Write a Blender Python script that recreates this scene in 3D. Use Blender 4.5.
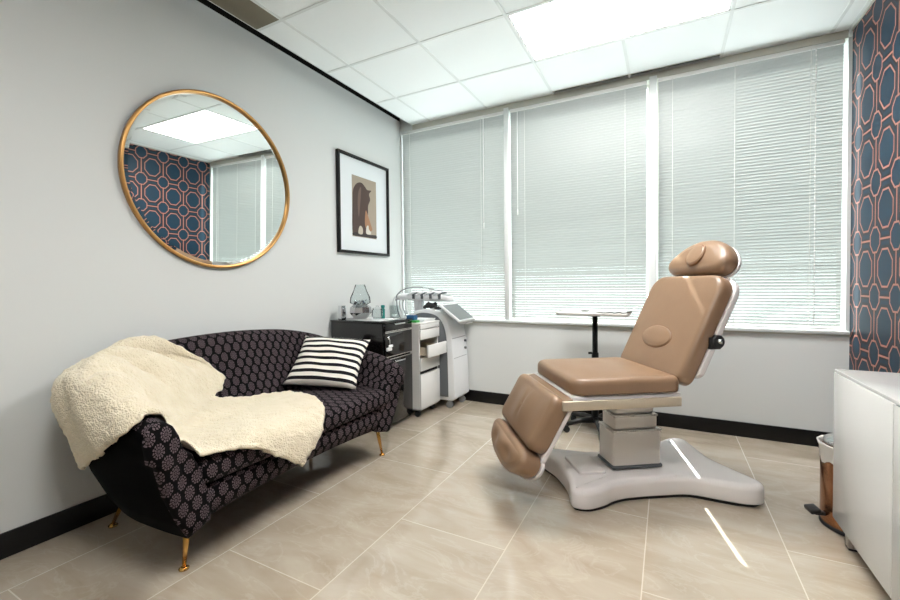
import bpy, bmesh, math, random
from mathutils import Vector, Matrix, noise
from mathutils.bvhtree import BVHTree
for o in list(bpy.data.objects): bpy.data.objects.remove(o)
C = bpy.context.scene.collection
S = bpy.context.scene
PI = math.pi
rnd = random.Random(7)

# ---------------------------------------------------------------- camera, world, sun, lights, exposure
cam_d = bpy.data.cameras.new('camera'); cam = bpy.data.objects.new('camera', cam_d); C.objects.link(cam)
R_ = Vector((0.88687203, 0.46191432, -0.0096518)); U_ = Vector((-0.00151867, 0.02380511, 0.99971546)); F_ = Vector((-0.46201265, 0.88660503, -0.02181358))
m = Matrix.Identity(4)
for i in range(3):
    m[i][0] = R_[i]; m[i][1] = U_[i]; m[i][2] = -F_[i]
m.translation = Vector((2.49075, -3.68326, 1.1394))
cam.matrix_world = m
cam_d.sensor_width = 36; cam_d.lens = 416.789 / 900 * 36; cam_d.shift_y = -6.797 / 900
cam_d.clip_start = 0.02
S.camera = cam
w = bpy.data.worlds.new('world'); S.world = w; w.use_nodes = True
bg = w.node_tree.nodes['Background']; bg.inputs[0].default_value = (0.94, 0.98, 1.0, 1); bg.inputs[1].default_value = 4.4
sun_d = bpy.data.lights.new('sun', 'SUN'); sun = bpy.data.objects.new('sun', sun_d); C.objects.link(sun)
sun.rotation_euler = Vector((0.245, -1.0, -1.10)).to_track_quat('-Z', 'Y').to_euler()
sun_d.energy = 20.0; sun_d.angle = math.radians(0.4); sun_d.color = (1, 0.98, 0.94)
PANEL = 26.0        # radiance of the ceiling light diffusers
S.view_settings.view_transform = 'Standard'; S.view_settings.look = 'None'
S.view_settings.exposure = 0.50; S.view_settings.gamma = 1.0; S.view_settings.use_curve_mapping = False
S.cycles.max_bounces = 12; S.cycles.diffuse_bounces = 6; S.cycles.glossy_bounces = 5; S.cycles.transmission_bounces = 10
S.cycles.transparent_max_bounces = 32
S.cycles.sample_clamp_indirect = 4.0
S.cycles.caustics_reflective = False; S.cycles.caustics_refractive = False
try: S.cycles.use_denoising = True
except Exception: pass

# ---------------------------------------------------------------- materials
def lin(c): return tuple((v/255/12.92 if v/255 <= 0.04045 else ((v/255+0.055)/1.055)**2.4) for v in c) + (1,)
def mat(name, rgb, rough=0.5, metal=0.0, spec=0.5, **kw):
    m = bpy.data.materials.new(name); m.use_nodes = True
    b = m.node_tree.nodes['Principled BSDF']
    b.inputs['Base Color'].default_value = lin(rgb); b.inputs['Roughness'].default_value = rough
    b.inputs['Metallic'].default_value = metal; b.inputs['Specular IOR Level'].default_value = spec
    for k, v in kw.items(): b.inputs[k.replace('_', ' ')].default_value = v
    return m
class N:
    """small node builder"""
    def __init__(s, m): s.t = m.node_tree; s.b = s.t.nodes['Principled BSDF']
    def new(s, typ, **kw):
        n = s.t.nodes.new(typ)
        for k, v in kw.items(): setattr(n, k, v)
        return n
    def put(s, sock, v):
        if hasattr(v, 'links') or hasattr(v, 'is_linked'): s.t.links.new(v, sock)
        else: sock.default_value = v
    def m(s, op, *a, clamp=False):
        n = s.new('ShaderNodeMath', operation=op, use_clamp=clamp)
        for i, v in enumerate(a): s.put(n.inputs[i], v)
        return n.outputs[0]
    def mix(s, f, a, b):
        n = s.new('ShaderNodeMix', data_type='RGBA')
        s.put(n.inputs[0], f); s.put(n.inputs[6], a); s.put(n.inputs[7], b); return n.outputs[2]
    def coord(s, which='Object'): return s.new('ShaderNodeTexCoord').outputs[which]
    def mapping(s, v, scale=(1, 1, 1), rot=(0, 0, 0)):
        n = s.new('ShaderNodeMapping'); s.put(n.inputs[0], v); n.inputs['Scale'].default_value = scale; n.inputs['Rotation'].default_value = rot; return n.outputs[0]
    def noise(s, v, scale, detail=3, rough=0.5, dist=0.0, out=0):
        n = s.new('ShaderNodeTexNoise'); s.put(n.inputs['Vector'], v); n.inputs['Scale'].default_value = scale
        n.inputs['Detail'].default_value = detail; n.inputs['Roughness'].default_value = rough; n.inputs['Distortion'].default_value = dist
        return n.outputs[out]
    def ramp(s, f, pts):
        n = s.new('ShaderNodeValToRGB'); s.put(n.inputs[0], f); r = n.color_ramp
        while len(r.elements) < len(pts): r.elements.new(0.5)
        for e, (p, c) in zip(r.elements, pts): e.position = p; e.color = c if len(c) == 4 else (*c, 1)
        return n.outputs[0]
    def sep(s, v):
        n = s.new('ShaderNodeSeparateXYZ'); s.put(n.inputs[0], v); return n.outputs
    def bump(s, h, strength=0.3, dist=0.01):
        n = s.new('ShaderNodeBump'); s.put(n.inputs['Height'], h); n.inputs['Strength'].default_value = strength; n.inputs['Distance'].default_value = dist
        s.t.links.new(n.outputs[0], s.b.inputs['Normal'])
    def base(s, c): s.put(s.b.inputs['Base Color'], c)
    def rough(s, c): s.put(s.b.inputs['Roughness'], c)
g = lambda v: (v, v, v, 1)

M = {}
M['wall'] = mat('painted_wall', (220, 223, 222), 0.62, spec=0.3)
n = N(M['wall']); n.bump(n.noise(n.coord(), 220, 2), 0.08, 0.002)
M['ceiling'] = mat('ceiling_tile_board', (246, 248, 247), 0.8, spec=0.2)
n = N(M['ceiling']); n.bump(n.noise(n.coord(), 160, 3), 0.10, 0.003)
M['tbar'] = mat('ceiling_grid_metal', (226, 228, 226), 0.5)
M['black'] = mat('matte_black', (14, 13, 13), 0.45, spec=0.3)
M['void'] = mat('dark_gap', (22, 20, 18), 0.9, spec=0.1)
M['bronze'] = mat('brown_metal_panel', (104, 96, 78), 0.5, 0.2)
M['frame'] = mat('window_frame_metal', (198, 198, 188), 0.45, 0.1)
M['white'] = mat('white_enamel', (232, 232, 230), 0.35)
M['mullion'] = mat('white_mullion', (226, 230, 230), 0.4)
M['gloss_white'] = mat('white_gloss_lacquer', (226, 226, 224), 0.06, spec=0.6)
M['shell'] = mat('white_moulded_plastic', (244, 239, 238), 0.16, spec=0.55)
M['steel'] = mat('brushed_steel', (206, 203, 198), 0.28, 0.85)
n = N(M['steel']); n.rough(n.m('MULTIPLY_ADD', n.noise(n.mapping(n.coord(), (60, 60, 2)), 6, 2), 0.25, 0.16))
M['column'] = mat('pale_brushed_aluminium', (228, 224, 220), 0.3, 0.25)
M['rail'] = mat('pale_steel_rail', (205, 192, 172), 0.3, 0.5)
M['chrome'] = mat('chrome', (225, 226, 228), 0.06, 1.0)
M['gold'] = mat('brushed_gold', (186, 142, 88), 0.3, 0.9)
M['brass'] = mat('brass', (196, 150, 84), 0.22, 1.0)
M['rose'] = mat('copper_bin_metal', (160, 112, 80), 0.25, 0.9)
M['mirror'] = mat('mirror_glass', (238, 242, 240), 0.0, 1.0)
M['glass'] = mat('clear_glass', (255, 255, 255), 0.0, 0.0, Transmission_Weight=1.0)
M['rubber'] = mat('dark_rubber', (24, 24, 25), 0.55)
M['grey'] = mat('dark_grey_plastic', (82, 86, 90), 0.4)
M['midgrey'] = mat('grey_plastic', (140, 143, 146), 0.35)
M['screen'] = mat('grey_screen', (120, 126, 126), 0.12)
M['devwhite'] = mat('white_device_plastic', (226, 228, 230), 0.28)
M['teal'] = mat('teal_bottle_plastic', (10, 122, 116), 0.3)
M['green'] = mat('green_plastic', (52, 150, 72), 0.4)
M['blue'] = mat('blue_plastic', (38, 92, 140), 0.4)
M['paper'] = mat('white_paper', (232, 234, 234), 0.7)
M['blacklac'] = mat('black_gloss_laminate', (17, 15, 15), 0.1, spec=0.6)
M['blackmetal'] = mat('black_powder_coat', (18, 18, 19), 0.4)
M['clearplastic'] = mat('milky_bag_plastic', (226, 222, 216), 0.35)
M['cord'] = mat('white_cord', (214, 214, 210), 0.5)
M['velvet'] = mat('black_side_velvet', (4, 4, 5), 0.9, spec=0.05)
M['wood'] = mat('drawer_inside', (198, 186, 166), 0.6)
def thin_glass(name, tint=(1, 1, 1)):
    m = bpy.data.materials.new(name); m.use_nodes = True; t = m.node_tree; t.nodes.remove(t.nodes['Principled BSDF'])
    a = t.nodes.new('ShaderNodeBsdfTransparent'); a.inputs[0].default_value = (*tint, 1); g_ = t.nodes.new('ShaderNodeBsdfGlossy'); g_.inputs['Roughness'].default_value = 0.02
    lw = t.nodes.new('ShaderNodeLayerWeight'); lw.inputs[0].default_value = 0.08; mx = t.nodes.new('ShaderNodeMixShader')
    t.links.new(lw.outputs['Fresnel'], mx.inputs[0]); t.links.new(a.outputs[0], mx.inputs[1]); t.links.new(g_.outputs[0], mx.inputs[2]); t.links.new(mx.outputs[0], t.nodes['Material Output'].inputs[0])
    return m
M['pane'] = thin_glass('window_pane', (0.92, 0.96, 0.95)); M['glass'] = thin_glass('clear_glass', (0.93, 0.95, 0.95))
# emissive diffuser
def diffuser(name, strength):
    # prismatic lens: strongest straight down, weaker towards grazing angles
    m = bpy.data.materials.new(name); m.use_nodes = True; t = m.node_tree; b = t.nodes['Principled BSDF']
    b.inputs['Emission Color'].default_value = (1.0, 0.985, 0.96, 1); b.inputs['Base Color'].default_value = g(0.8)
    lw = t.nodes.new('ShaderNodeLayerWeight'); lw.inputs[0].default_value = 0.5
    f = t.nodes.new('ShaderNodeMapRange'); f.inputs['From Min'].default_value = 1.0; f.inputs['From Max'].default_value = 0.4; f.inputs['To Min'].default_value = 0.30*strength; f.inputs['To Max'].default_value = strength
    t.links.new(lw.outputs['Facing'], f.inputs['Value']); t.links.new(f.outputs[0], b.inputs['Emission Strength'])
    return m
M['panel'] = diffuser('light_diffuser', PANEL); M['panel_fill'] = diffuser('fill_light_diffuser', PANEL*0.75)
# tan upholstery
M['tan'] = mat('tan_vinyl', (176, 138, 101), 0.36, spec=0.45)
n = N(M['tan']); co = n.coord()
n.base(n.mix(n.noise(co, 7, 3), lin((128, 101, 78)), lin((138, 111, 87))))
n.bump(n.m('ADD', n.m('MULTIPLY', n.noise(co, 260, 2), 0.25), n.noise(co, 9, 2)), 0.12, 0.006)
M['seam'] = mat('dark_tan_seam', (120, 84, 55), 0.5)
# translucent slats
ms = bpy.data.materials.new('blind_slat'); ms.use_nodes = True; t = ms.node_tree
pb = t.nodes['Principled BSDF']; pb.inputs['Base Color'].default_value = lin((184, 187, 186)); pb.inputs['Roughness'].default_value = 0.7; pb.inputs['Specular IOR Level'].default_value = 0.25
tr = t.nodes.new('ShaderNodeBsdfTranslucent'); tr.inputs[0].default_value = lin((240, 241, 239))
mx = t.nodes.new('ShaderNodeMixShader'); mx.inputs[0].default_value = 0.02
t.links.new(pb.outputs[0], mx.inputs[1]); t.links.new(tr.outputs[0], mx.inputs[2]); t.links.new(mx.outputs[0], t.nodes['Material Output'].inputs[0])
M['slat'] = ms
# polished porcelain floor with grout lines, pitch 0.532 m
M['floor'] = mat('polished_porcelain', (196, 182, 160), 0.06, spec=0.8, Coat_Weight=0.7, Coat_Roughness=0.02)
n = N(M['floor']); co = n.coord(); xyz = n.sep(co)
def line(axis, off, wdt=0.0022):
    f = n.m('FRACT', n.m('DIVIDE', n.m('SUBTRACT', xyz[axis], off - 5.32), 0.532))
    d = n.m('MINIMUM', f, n.m('SUBTRACT', 1.0, f))
    return n.m('LESS_THAN', d, wdt / 0.532)
col_i = n.m('FLOOR', n.m('DIVIDE', n.m('SUBTRACT', xyz[0], 0.813 - 5.32), 0.532))
par = n.m('MULTIPLY', n.m('MODULO', col_i, 2.0), 0.5)
fy = n.m('ADD', n.m('DIVIDE', n.m('SUBTRACT', xyz[1], -2.552 - 10.64), 1.064), par)      # staggered long tiles
fyf = n.m('FRACT', fy)
gl = n.m('MAXIMUM', line(0, 0.813), n.m('LESS_THAN', n.m('MINIMUM', fyf, n.m('SUBTRACT', 1.0, fyf)), 0.0020/1.064))
# each tile gets its own vein offset
cell = n.new('ShaderNodeCombineXYZ')
n.put(cell.inputs[0], n.m('MULTIPLY', n.m('FLOOR', n.m('DIVIDE', n.m('SUBTRACT', xyz[0], 0.813 - 5.32), 0.532)), 3.71))
n.put(cell.inputs[1], n.m('MULTIPLY', n.m('FLOOR', fy), 5.13))
va = n.new('ShaderNodeVectorMath', operation='ADD'); n.put(va.inputs[0], co); n.put(va.inputs[1], cell.outputs[0])
vm = n.mapping(va.outputs[0], (1.0, 2.6, 1), (0, 0, 0.6))
cl = n.ramp(n.noise(vm, 1.7, 5, 0.55, 1.4), [(0.30, lin((168, 154, 136))), (0.52, lin((181, 168, 151))), (0.75, lin((191, 180, 164)))])
vn = n.noise(vm, 2.1, 6, 0.6, 1.6)
vein = n.m('SUBTRACT', 1.0, n.m('MULTIPLY', n.m('ABSOLUTE', n.m('SUBTRACT', vn, 0.5)), 34), clamp=True)
cl = n.mix(n.m('MULTIPLY', vein, 0.26), cl, lin((205, 195, 180)))
n.base(n.mix(n.m('MULTIPLY', gl, 0.6), cl, lin((206, 196, 180))))
n.rough(n.m('ADD', n.m('MULTIPLY', gl, 0.35), n.m('MULTIPLY_ADD', n.noise(co, 3, 2), 0.04, 0.035)))
# octagon wallpaper (right wall, Y/Z coordinates)
M['wallpaper'] = mat('octagon_wallpaper', (30, 62, 84), 0.5, spec=0.3)
n = N(M['wallpaper']); xyz = n.sep(n.coord())
PY, PZ = 0.2560, 0.3325
def cent(v, off, P):
    f = n.m('FRACT', n.m('ADD', n.m('DIVIDE', n.m('SUBTRACT', v, off), P), 100.5))
    return n.m('MULTIPLY', n.m('ABSOLUTE', n.m('SUBTRACT', f, 0.5)), P)
sy, sz = cent(xyz[1], -0.114, PY), cent(xyz[2], 1.706, PZ)
by, bz = cent(xyz[1], -0.114 - PY/2, PY), cent(xyz[2], 1.706 - PZ/2, PZ)
def octa(y, z, ry, rz):
    y = n.m('DIVIDE', y, ry); z = n.m('DIVIDE', z, rz)
    return n.m('MAXIMUM', n.m('MAXIMUM', y, z), n.m('MULTIPLY', n.m('ADD', y, z), 0.72))
so = octa(sy, sz, 0.066, 0.076); bo = octa(by, bz, 0.092, 0.110)
inside = n.m('MAXIMUM', n.m('LESS_THAN', so, 1.0), n.m('LESS_THAN', bo, 1.0))
def band(v, lo, hi): return n.m('MULTIPLY', n.m('GREATER_THAN', v, lo), n.m('LESS_THAN', v, hi))
outl = n.m('MAXIMUM', band(so, 0.89, 1.03), band(bo, 0.91, 1.01))
links = n.m('MULTIPLY', n.m('SUBTRACT', 1.0, inside), n.m('LESS_THAN', n.m('MINIMUM', sy, sz), 0.0055))
edge = n.m('MAXIMUM', n.m('MAXIMUM', band(so, 1.0, 1.24), band(bo, 1.0, 1.15)), n.m('MULTIPLY', n.m('SUBTRACT', 1.0, inside), n.m('LESS_THAN', n.m('MINIMUM', sy, sz), 0.017)))
c0 = n.mix(edge, lin((7, 41, 60)), lin((30, 22, 24)))
wv = n.noise(n.mapping(n.coord(), (1, 90, 90)), 5, 2)
c0 = n.mix(n.m('MULTIPLY', wv, 0.25), c0, lin((14, 52, 70)))
n.base(n.mix(n.m('MAXIMUM', outl, links), c0, lin((164, 110, 96))))
# medallion print on black for the sofa (uses UV in metres)
def medallion():
    m = mat('medallion_print', (14, 12, 15), 0.85, spec=0.1); n = N(m); uv = n.sep(n.coord('UV'))
    A, B = 0.058, 0.102
    def cell(off):
        u = n.m('MULTIPLY', n.m('SUBTRACT', n.m('FRACT', n.m('ADD', n.m('DIVIDE', uv[0], A), 50 + off)), 0.5), A)
        v = n.m('MULTIPLY', n.m('SUBTRACT', n.m('FRACT', n.m('ADD', n.m('DIVIDE', uv[1], B), 50 + off)), 0.5), B)
        v = n.m('MULTIPLY', v, 0.74)
        r = n.m('SQRT', n.m('ADD', n.m('MULTIPLY', u, u), n.m('MULTIPLY', v, v)))
        a = n.m('ARCTAN2', v, u)
        lim = n.m('MULTIPLY_ADD', n.m('ABSOLUTE', n.m('SINE', n.m('MULTIPLY', a, 4.0))), 0.0022, 0.0185)
        inside = n.m('LESS_THAN', r, lim)
        vein = n.m('GREATER_THAN', n.m('SINE', n.m('MULTIPLY', a, 12.0)), -0.45)
        ring = n.m('GREATER_THAN', n.m('SINE', n.m('MULTIPLY', r, 780.0)), -0.72)
        return n.m('MULTIPLY', inside, n.m('MULTIPLY', vein, ring))
    k = n.m('MAXIMUM', cell(0.0), cell(0.5))
    nz = n.noise(n.coord('UV'), 130, 2)
    c = n.mix(nz, lin((72, 62, 67)), lin((108, 95, 100)))
    n.base(n.mix(k, lin((9, 8, 10)), c))
    n.bump(n.m('ADD', n.m('MULTIPLY', k, 0.6), nz), 0.25, 0.002)
    return m
M['print'] = medallion()
# fleece
M['fleece'] = mat('cream_fleece', (225, 214, 192), 0.95, spec=0.1, Sheen_Weight=0.4)
n = N(M['fleece']); co = n.coord()
vo = n.new('ShaderNodeTexVoronoi'); n.put(vo.inputs['Vector'], co); vo.inputs['Scale'].default_value = 150
nn = n.noise(co, 60, 4, 0.7)
n.base(n.mix(n.noise(co, 14, 3), lin((222, 208, 178)), lin((243, 233, 210))))
n.bump(n.m('ADD', n.m('MULTIPLY', vo.outputs['Distance'], -1.0), nn), 0.6, 0.008)
# striped pillow (UV)
M['stripe'] = mat('black_white_stripes', (236, 232, 224), 0.85, spec=0.15)
n = N(M['stripe']); uv = n.sep(n.coord('UV')); wob = n.m('MULTIPLY', n.noise(n.coord('UV'), 5, 2), 0.010)
f = n.m('FRACT', n.m('ADD', n.m('MULTIPLY', n.m('ADD', uv[1], wob), 8.3), 0.52))
n.base(n.mix(n.m('LESS_THAN', f, 0.46), lin((238, 233, 224)), lin((26, 25, 29))))
n.bump(n.noise(n.coord('UV'), 300, 2), 0.3, 0.001)

# ---------------------------------------------------------------- mesh helpers
def bm_(): return bmesh.new()
def merge(bm, tmp, Mx=None, mi=0, smooth=False):
    if Mx is not None: bmesh.ops.transform(tmp, matrix=Mx, verts=tmp.verts)
    base = {}
    for v in tmp.verts: base[v.index if False else v] = bm.verts.new(v.co)
    for f in tmp.faces:
        try:
            nf = bm.faces.new([base[v] for v in f.verts]); nf.material_index = f.material_index or mi; nf.smooth = f.smooth or smooth
        except ValueError: pass
    tmp.free()
def box(bm, x0, x1, y0, y1, z0, z1, bev=0.0, seg=2, Mx=None, mi=0):
    t = bmesh.new(); bmesh.ops.create_cube(t, size=1)
    for v in t.verts: v.co = Vector(((x0+x1)/2 + v.co.x*(x1-x0), (y0+y1)/2 + v.co.y*(y1-y0), (z0+z1)/2 + v.co.z*(z1-z0)))
    if bev > 0:
        bmesh.ops.bevel(t, geom=list(t.edges), offset=bev, segments=seg, profile=0.5, affect='EDGES')
        for f in t.faces: f.smooth = True
    merge(bm, t, Mx, mi); return bm
def B(*a, **k): return box(bm_(), *a, **k)
def lathe(bm, prof, n=32, Mx=None, mi=0, cap=True):
    t = bmesh.new(); rings = []
    for r, z in prof:
        rings.append([t.verts.new((r*math.cos(2*PI*i/n), r*math.sin(2*PI*i/n), z)) for i in range(n)] if r > 1e-6 else [t.verts.new((0, 0, z))])
    for a, b_ in zip(rings, rings[1:]):
        for i in range(n):
            j = (i+1) % n
            if len(a) == 1 and len(b_) == 1: continue
            if len(a) == 1: f = t.faces.new((a[0], b_[j], b_[i])) if True else None
            elif len(b_) == 1: f = t.faces.new((a[i], a[j], b_[0]))
            else: f = t.faces.new((a[i], a[j], b_[j], b_[i]))
            f.smooth = True
    if cap:
        for rg, rev in ((rings[0], True), (rings[-1], False)):
            if len(rg) > 1: t.faces.new(list(reversed(rg)) if rev else rg)
    bmesh.ops.recalc_face_normals(t, faces=t.faces)
    merge(bm, t, Mx, mi, False); return bm
def tube(bm, pts, rad, n=10, closed=False, mi=0, Mx=None):
    pts = [Vector(p) for p in pts]; t = bmesh.new(); rings = []; up = None
    L = len(pts)
    for i, p in enumerate(pts):
        a = pts[(i-1) % L] if (closed or i) else p; b_ = pts[(i+1) % L] if (closed or i < L-1) else p
        d = (b_ - a).normalized()
        if up is None: up = Vector((0, 0, 1)) if abs(d.z) < 0.9 else Vector((1, 0, 0))
        s = d.cross(up).normalized(); u = s.cross(d).normalized(); up = u
        r = rad[i] if isinstance(rad, (list, tuple)) else rad
        rings.append([t.verts.new(p + (s*math.cos(2*PI*k/n) + u*math.sin(2*PI*k/n))*r) for k in range(n)])
    rr = rings + ([rings[0]] if closed else [])
    for a, b_ in zip(rr, rr[1:]):
        for k in range(n):
            f = t.faces.new((a[k], a[(k+1) % n], b_[(k+1) % n], b_[k])); f.smooth = True
    if not closed: t.faces.new(list(reversed(rings[0]))); t.faces.new(rings[-1])
    bmesh.ops.recalc_face_normals(t, faces=t.faces)
    merge(bm, t, Mx, mi); return bm
def crom(P, n=8, closed=False):
    P = [Vector(p) for p in P]; out = []; L = len(P)
    rng = range(L) if closed else range(L-1)
    for i in rng:
        p0 = P[(i-1) % L] if (closed or i) else P[0]*2 - P[1]; p1 = P[i]; p2 = P[(i+1) % L]; p3 = P[(i+2) % L] if (closed or i+2 < L) else P[-1]*2 - P[-2]
        for k in range(n):
            s = k/n
            out.append(0.5*((2*p1) + (p2-p0)*s + (2*p0-5*p1+4*p2-p3)*s*s + (3*p1-p0-3*p2+p3)*s**3))
    if not closed: out.append(P[-1])
    return out
def rrect(x0, x1, y0, y1, r, n=6):
    rs = r if isinstance(r, (list, tuple)) else [r]*4
    out = []
    for (cx, cy, a0, q) in ((x1, y1, 0, rs[0]), (x0, y1, PI/2, rs[1]), (x0, y0, PI, rs[2]), (x1, y0, 3*PI/2, rs[3])):
        sx = cx - q if cx == x1 else cx + q; sy_ = cy - q if cy == y1 else cy + q
        for k in range(n+1):
            a = a0 + PI/2*k/n; out.append(Vector((sx + q*math.cos(a), sy_ + q*math.sin(a))))
    # densify the straight sides
    res = []
    for i, p in enumerate(out):
        q = out[(i+1) % len(out)]; res.append(p); d = (q-p).length; k = int(d/0.035)
        for j in range(1, k): res.append(p + (q-p)*j/k)
    return res
def slab(bm, outl, z0, z1, rb=0.01, rt=0.02, crown=0.0, nin=8, zf=None, Mx=None, mi=0):
    """closed pad: outline (ccw 2D), rounded bottom and top edges, crowned top; zf(x,y,t) adds height on the top"""
    t = bmesh.new(); P = [Vector((p[0], p[1])) for p in outl]; L = len(P)
    nrm = []
    for i in range(L):
        d = (P[(i+1) % L] - P[i-1]); nrm.append(Vector((d.y, -d.x)).normalized())
    cen = sum(P, Vector((0, 0)))/L
    def ring(inset, z): return [t.verts.new((*(P[i] - nrm[i]*inset), z)) for i in range(L)]
    rings = []
    for k in range(4):
        a = PI/2*k/3; rings.append(ring(rb*(1-math.sin(a)), z0 + rb*(1-math.cos(a))))
    for k in range(7):
        a = PI/2*k/6; rings.append(ring(rt*(1-math.cos(a)), z1 - rt + rt*math.sin(a)))
    inn = [P[i] - nrm[i]*rt for i in range(L)]
    for k in range(1, nin+1):
        s = 1 - k/nin
        zz = z1
        rings.append([t.verts.new((*(cen + (p-cen)*s), zz)) for p in inn] if k < nin else [t.verts.new((*cen, z1+crown))])
    x0_, x1_ = min(p.x for p in inn), max(p.x for p in inn); y0_, y1_ = min(p.y for p in inn), max(p.y for p in inn)
    for rg in rings[11:]:
        for v in rg:
            uu = 2*(v.co.x-x0_)/(x1_-x0_)-1; vv = 2*(v.co.y-y0_)/(y1_-y0_)-1
            v.co.z = z1 + crown*max(0, 1-abs(uu)**2.6)*max(0, 1-abs(vv)**2.6) + (zf(v.co.x, v.co.y)*max(0, 1-abs(uu)**4)*max(0, 1-abs(vv)**4) if zf else 0)
    for a, b_ in zip(rings, rings[1:]):
        for i in range(L):
            j = (i+1) % L
            f = t.faces.new((a[i], a[j], b_[j], b_[i])) if len(b_) > 1 else t.faces.new((a[i], a[j], b_[0]))
            f.smooth = True
    t.faces.new(list(reversed(rings[0])))
    merge(bm, t, Mx, mi); return bm
def obj(name, bm, m=None, parent=None, mats=None, loc=None, smooth=False, weld=True):
    if weld: bmesh.ops.remove_doubles(bm, verts=bm.verts, dist=1e-5)
    me = bpy.data.meshes.new(name)
    if smooth:
        for f in bm.faces: f.smooth = True
    bm.to_mesh(me); bm.free()
    for mm in (mats or [m]): me.materials.append(M[mm] if isinstance(mm, str) else mm)
    o = bpy.data.objects.new(name, me); C.objects.link(o)
    if parent is not None: o.parent = parent
    if loc: o.location = loc
    return o
def wn(o, ang=35):
    try:
        md = o.modifiers.new('edge', 'EDGE_SPLIT'); md.split_angle = math.radians(ang)
    except Exception: pass
    return o
def thing(name, label, cat, loc=(0, 0, 0), rz=0, group=None):
    o = bpy.data.objects.new(name, None); C.objects.link(o); o.location = loc; o.rotation_euler = (0, 0, rz)
    o['label'] = label; o['category'] = cat
    if group: o['group'] = group
    return o
def tag(o, label, cat, group=None):
    o['label'] = label; o['category'] = cat
    if group: o['group'] = group
    return o
def struct(name, bm, m, parent=None, mats=None):
    o = obj(name, bm, m, parent, mats=mats)
    if parent is None: o['kind'] = 'structure'
    return o

# ---------------------------------------------------------------- room
W, H, D = 3.57, 2.787, -5.3
struct('floor', B(-0.1, W+0.1, D-0.1, 0.3, -0.08, 0), 'floor')
struct('wall_left', B(-0.1, 0, D, 0.16, 0, 2.846), 'wall')
rw = struct('wall_right', B(W, W+0.1, D, 0.16, 0, 3.0), 'wall')
obj('wallpaper', B(W-0.003, W, D+0.01, -0.004, 0.0, H-0.012), 'wallpaper', rw)
struct('trim_1', B(W-0.012, W-0.0031, D+0.01, -0.006, H-0.014, H), 'frame')
struct('wall_front', B(-0.1, W+0.1, D-0.1, D, 0, 3.0), 'wall')
bw = bm_(); box(bw, 0.0, W, 0.0, 0.16, 0, 0.775); box(bw, 0.0, 0.012, 0, 0.16, 0.775, 2.737); box(bw, 3.548, W, 0, 0.16, 0.775, 2.737); box(bw, 0.0, W, 0.0, 0.16, H, 3.0)
struct('wall_back', bw, 'wall')
XE = 0.146
cb = bm_()
gx = [XE, 0.370, 0.9875, 1.605, 2.2225, 2.84, 3.4575, W]; gy = [-0.004, -0.6, -1.2175] + [-1.2175 - 0.6175*k for k in range(1, 7)] + [D]
LP = [(3, 1), (3, 5)]
def islight(i, j): return any(j == b_ and i in (a, a+1) for a, b_ in LP)
for i in range(len(gx)-1):
    for j in range(len(gy)-1):
        if islight(i, j) or (i == 0 and j >= 3): continue
        if j == 0 and i in (3, 4):
            box(cb, gx[i]+0.004, gx[i+1]-0.004, gy[j+1]+0.004, -0.062, H, H+0.02); continue
        box(cb, gx[i]+0.004, gx[i+1]-0.004, gy[j+1]+0.004, gy[j]-0.004*(j > 0), H, H+0.02)
struct('ceiling', cb, 'ceiling')
tb = bm_()
for x in gx[:-1]:
    if x in (2.2225,):   # bar is interrupted where the light fixtures sit
        segs = [(-0.004, gy[1]), (gy[2], gy[5]), (gy[6], D)]
    else: segs = [(-0.004, D)]
    for a, b_ in segs:
        box(tb, x-(0.0 if x == XE else 0.010), x+0.010, b_, a, H-0.003, H+0.012)
for y in gy[1:-1]:
    box(tb, XE, W, y-0.010, y+0.010, H-0.0032, H+0.0115)
box(tb, W-0.03, W-0.012, D, -0.004, H-0.004, H+0.011)
struct('ceiling_grid', tb, 'tbar')
cv = bm_(); box(cv, -0.1, 0.0, D, 0.16, 2.846, 3.06); box(cv, -0.1, W, D, 0.16, 3.06, 3.1); box(cv, 0.0, XE+0.02, D, -0.02, 2.99, 3.06)
struct('ceiling_void', cv, 'void')  # near-black colour stands in for the darkness above the open ceiling edge
struct('trim_2', B(0.0, 0.15, -0.004, 0.0, 2.737, 2.99), 'wall')
for j in range(3, len(gy)-1):
    o = tag(obj('ceiling_panel', B(gx[0]+0.006, gx[1]-0.010, gy[j+1]+0.01, gy[j]-0.01, H-0.004, H+0.016, bev=0.002), 'bronze'),
            'dull brown metal panel in the ceiling edge above the left wall' if j == 3 else 'dull brown metal panel in the ceiling edge, further behind the camera', 'ceiling panel')
    if j > 3: bpy.data.objects.remove(o)
struct('trim_3', B(gx[0]+0.006, gx[1]-0.010, D, gy[4]-0.01, H-0.002, H+0.016), 'bronze')
# window frame, sill, mullions
struct('trim_4', B(0.012, 3.548, 0.0, 0.10, 2.737, H), 'frame')
sl = B(0.0, W-0.004, -0.022, 0.16, 0.777, 0.800, bev=0.003); struct('trim_5', sl, 'mullion')
struct('trim_6', B(0.0, W-0.004, -0.010, 0.0, 0.765, 0.777), 'frame')
MU = [(1.148, 1.194), (2.364, 2.418)]
struct('trim_7', B(*MU[0], -0.008, 0.10, 0.800, 2.757, bev=0.003), 'mullion')
struct('trim_8', B(*MU[1], -0.008, 0.10, 0.800, 2.757, bev=0.003), 'mullion')
bb = B(0.0, 0.014, D, -0.014, 0, 0.1065, bev=0.002); struct('baseboard_left', bb, 'black')
struct('baseboard_back', B(0.0, W, -0.014, 0, 0, 0.1065, bev=0.002), 'black')
struct('baseboard_right', B(W-0.017, W-0.003, D, -0.014, 0, 0.1065, bev=0.002), 'black')
WX = [(0.012, 1.148), (1.194, 2.364), (2.418, 3.548)]
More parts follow.
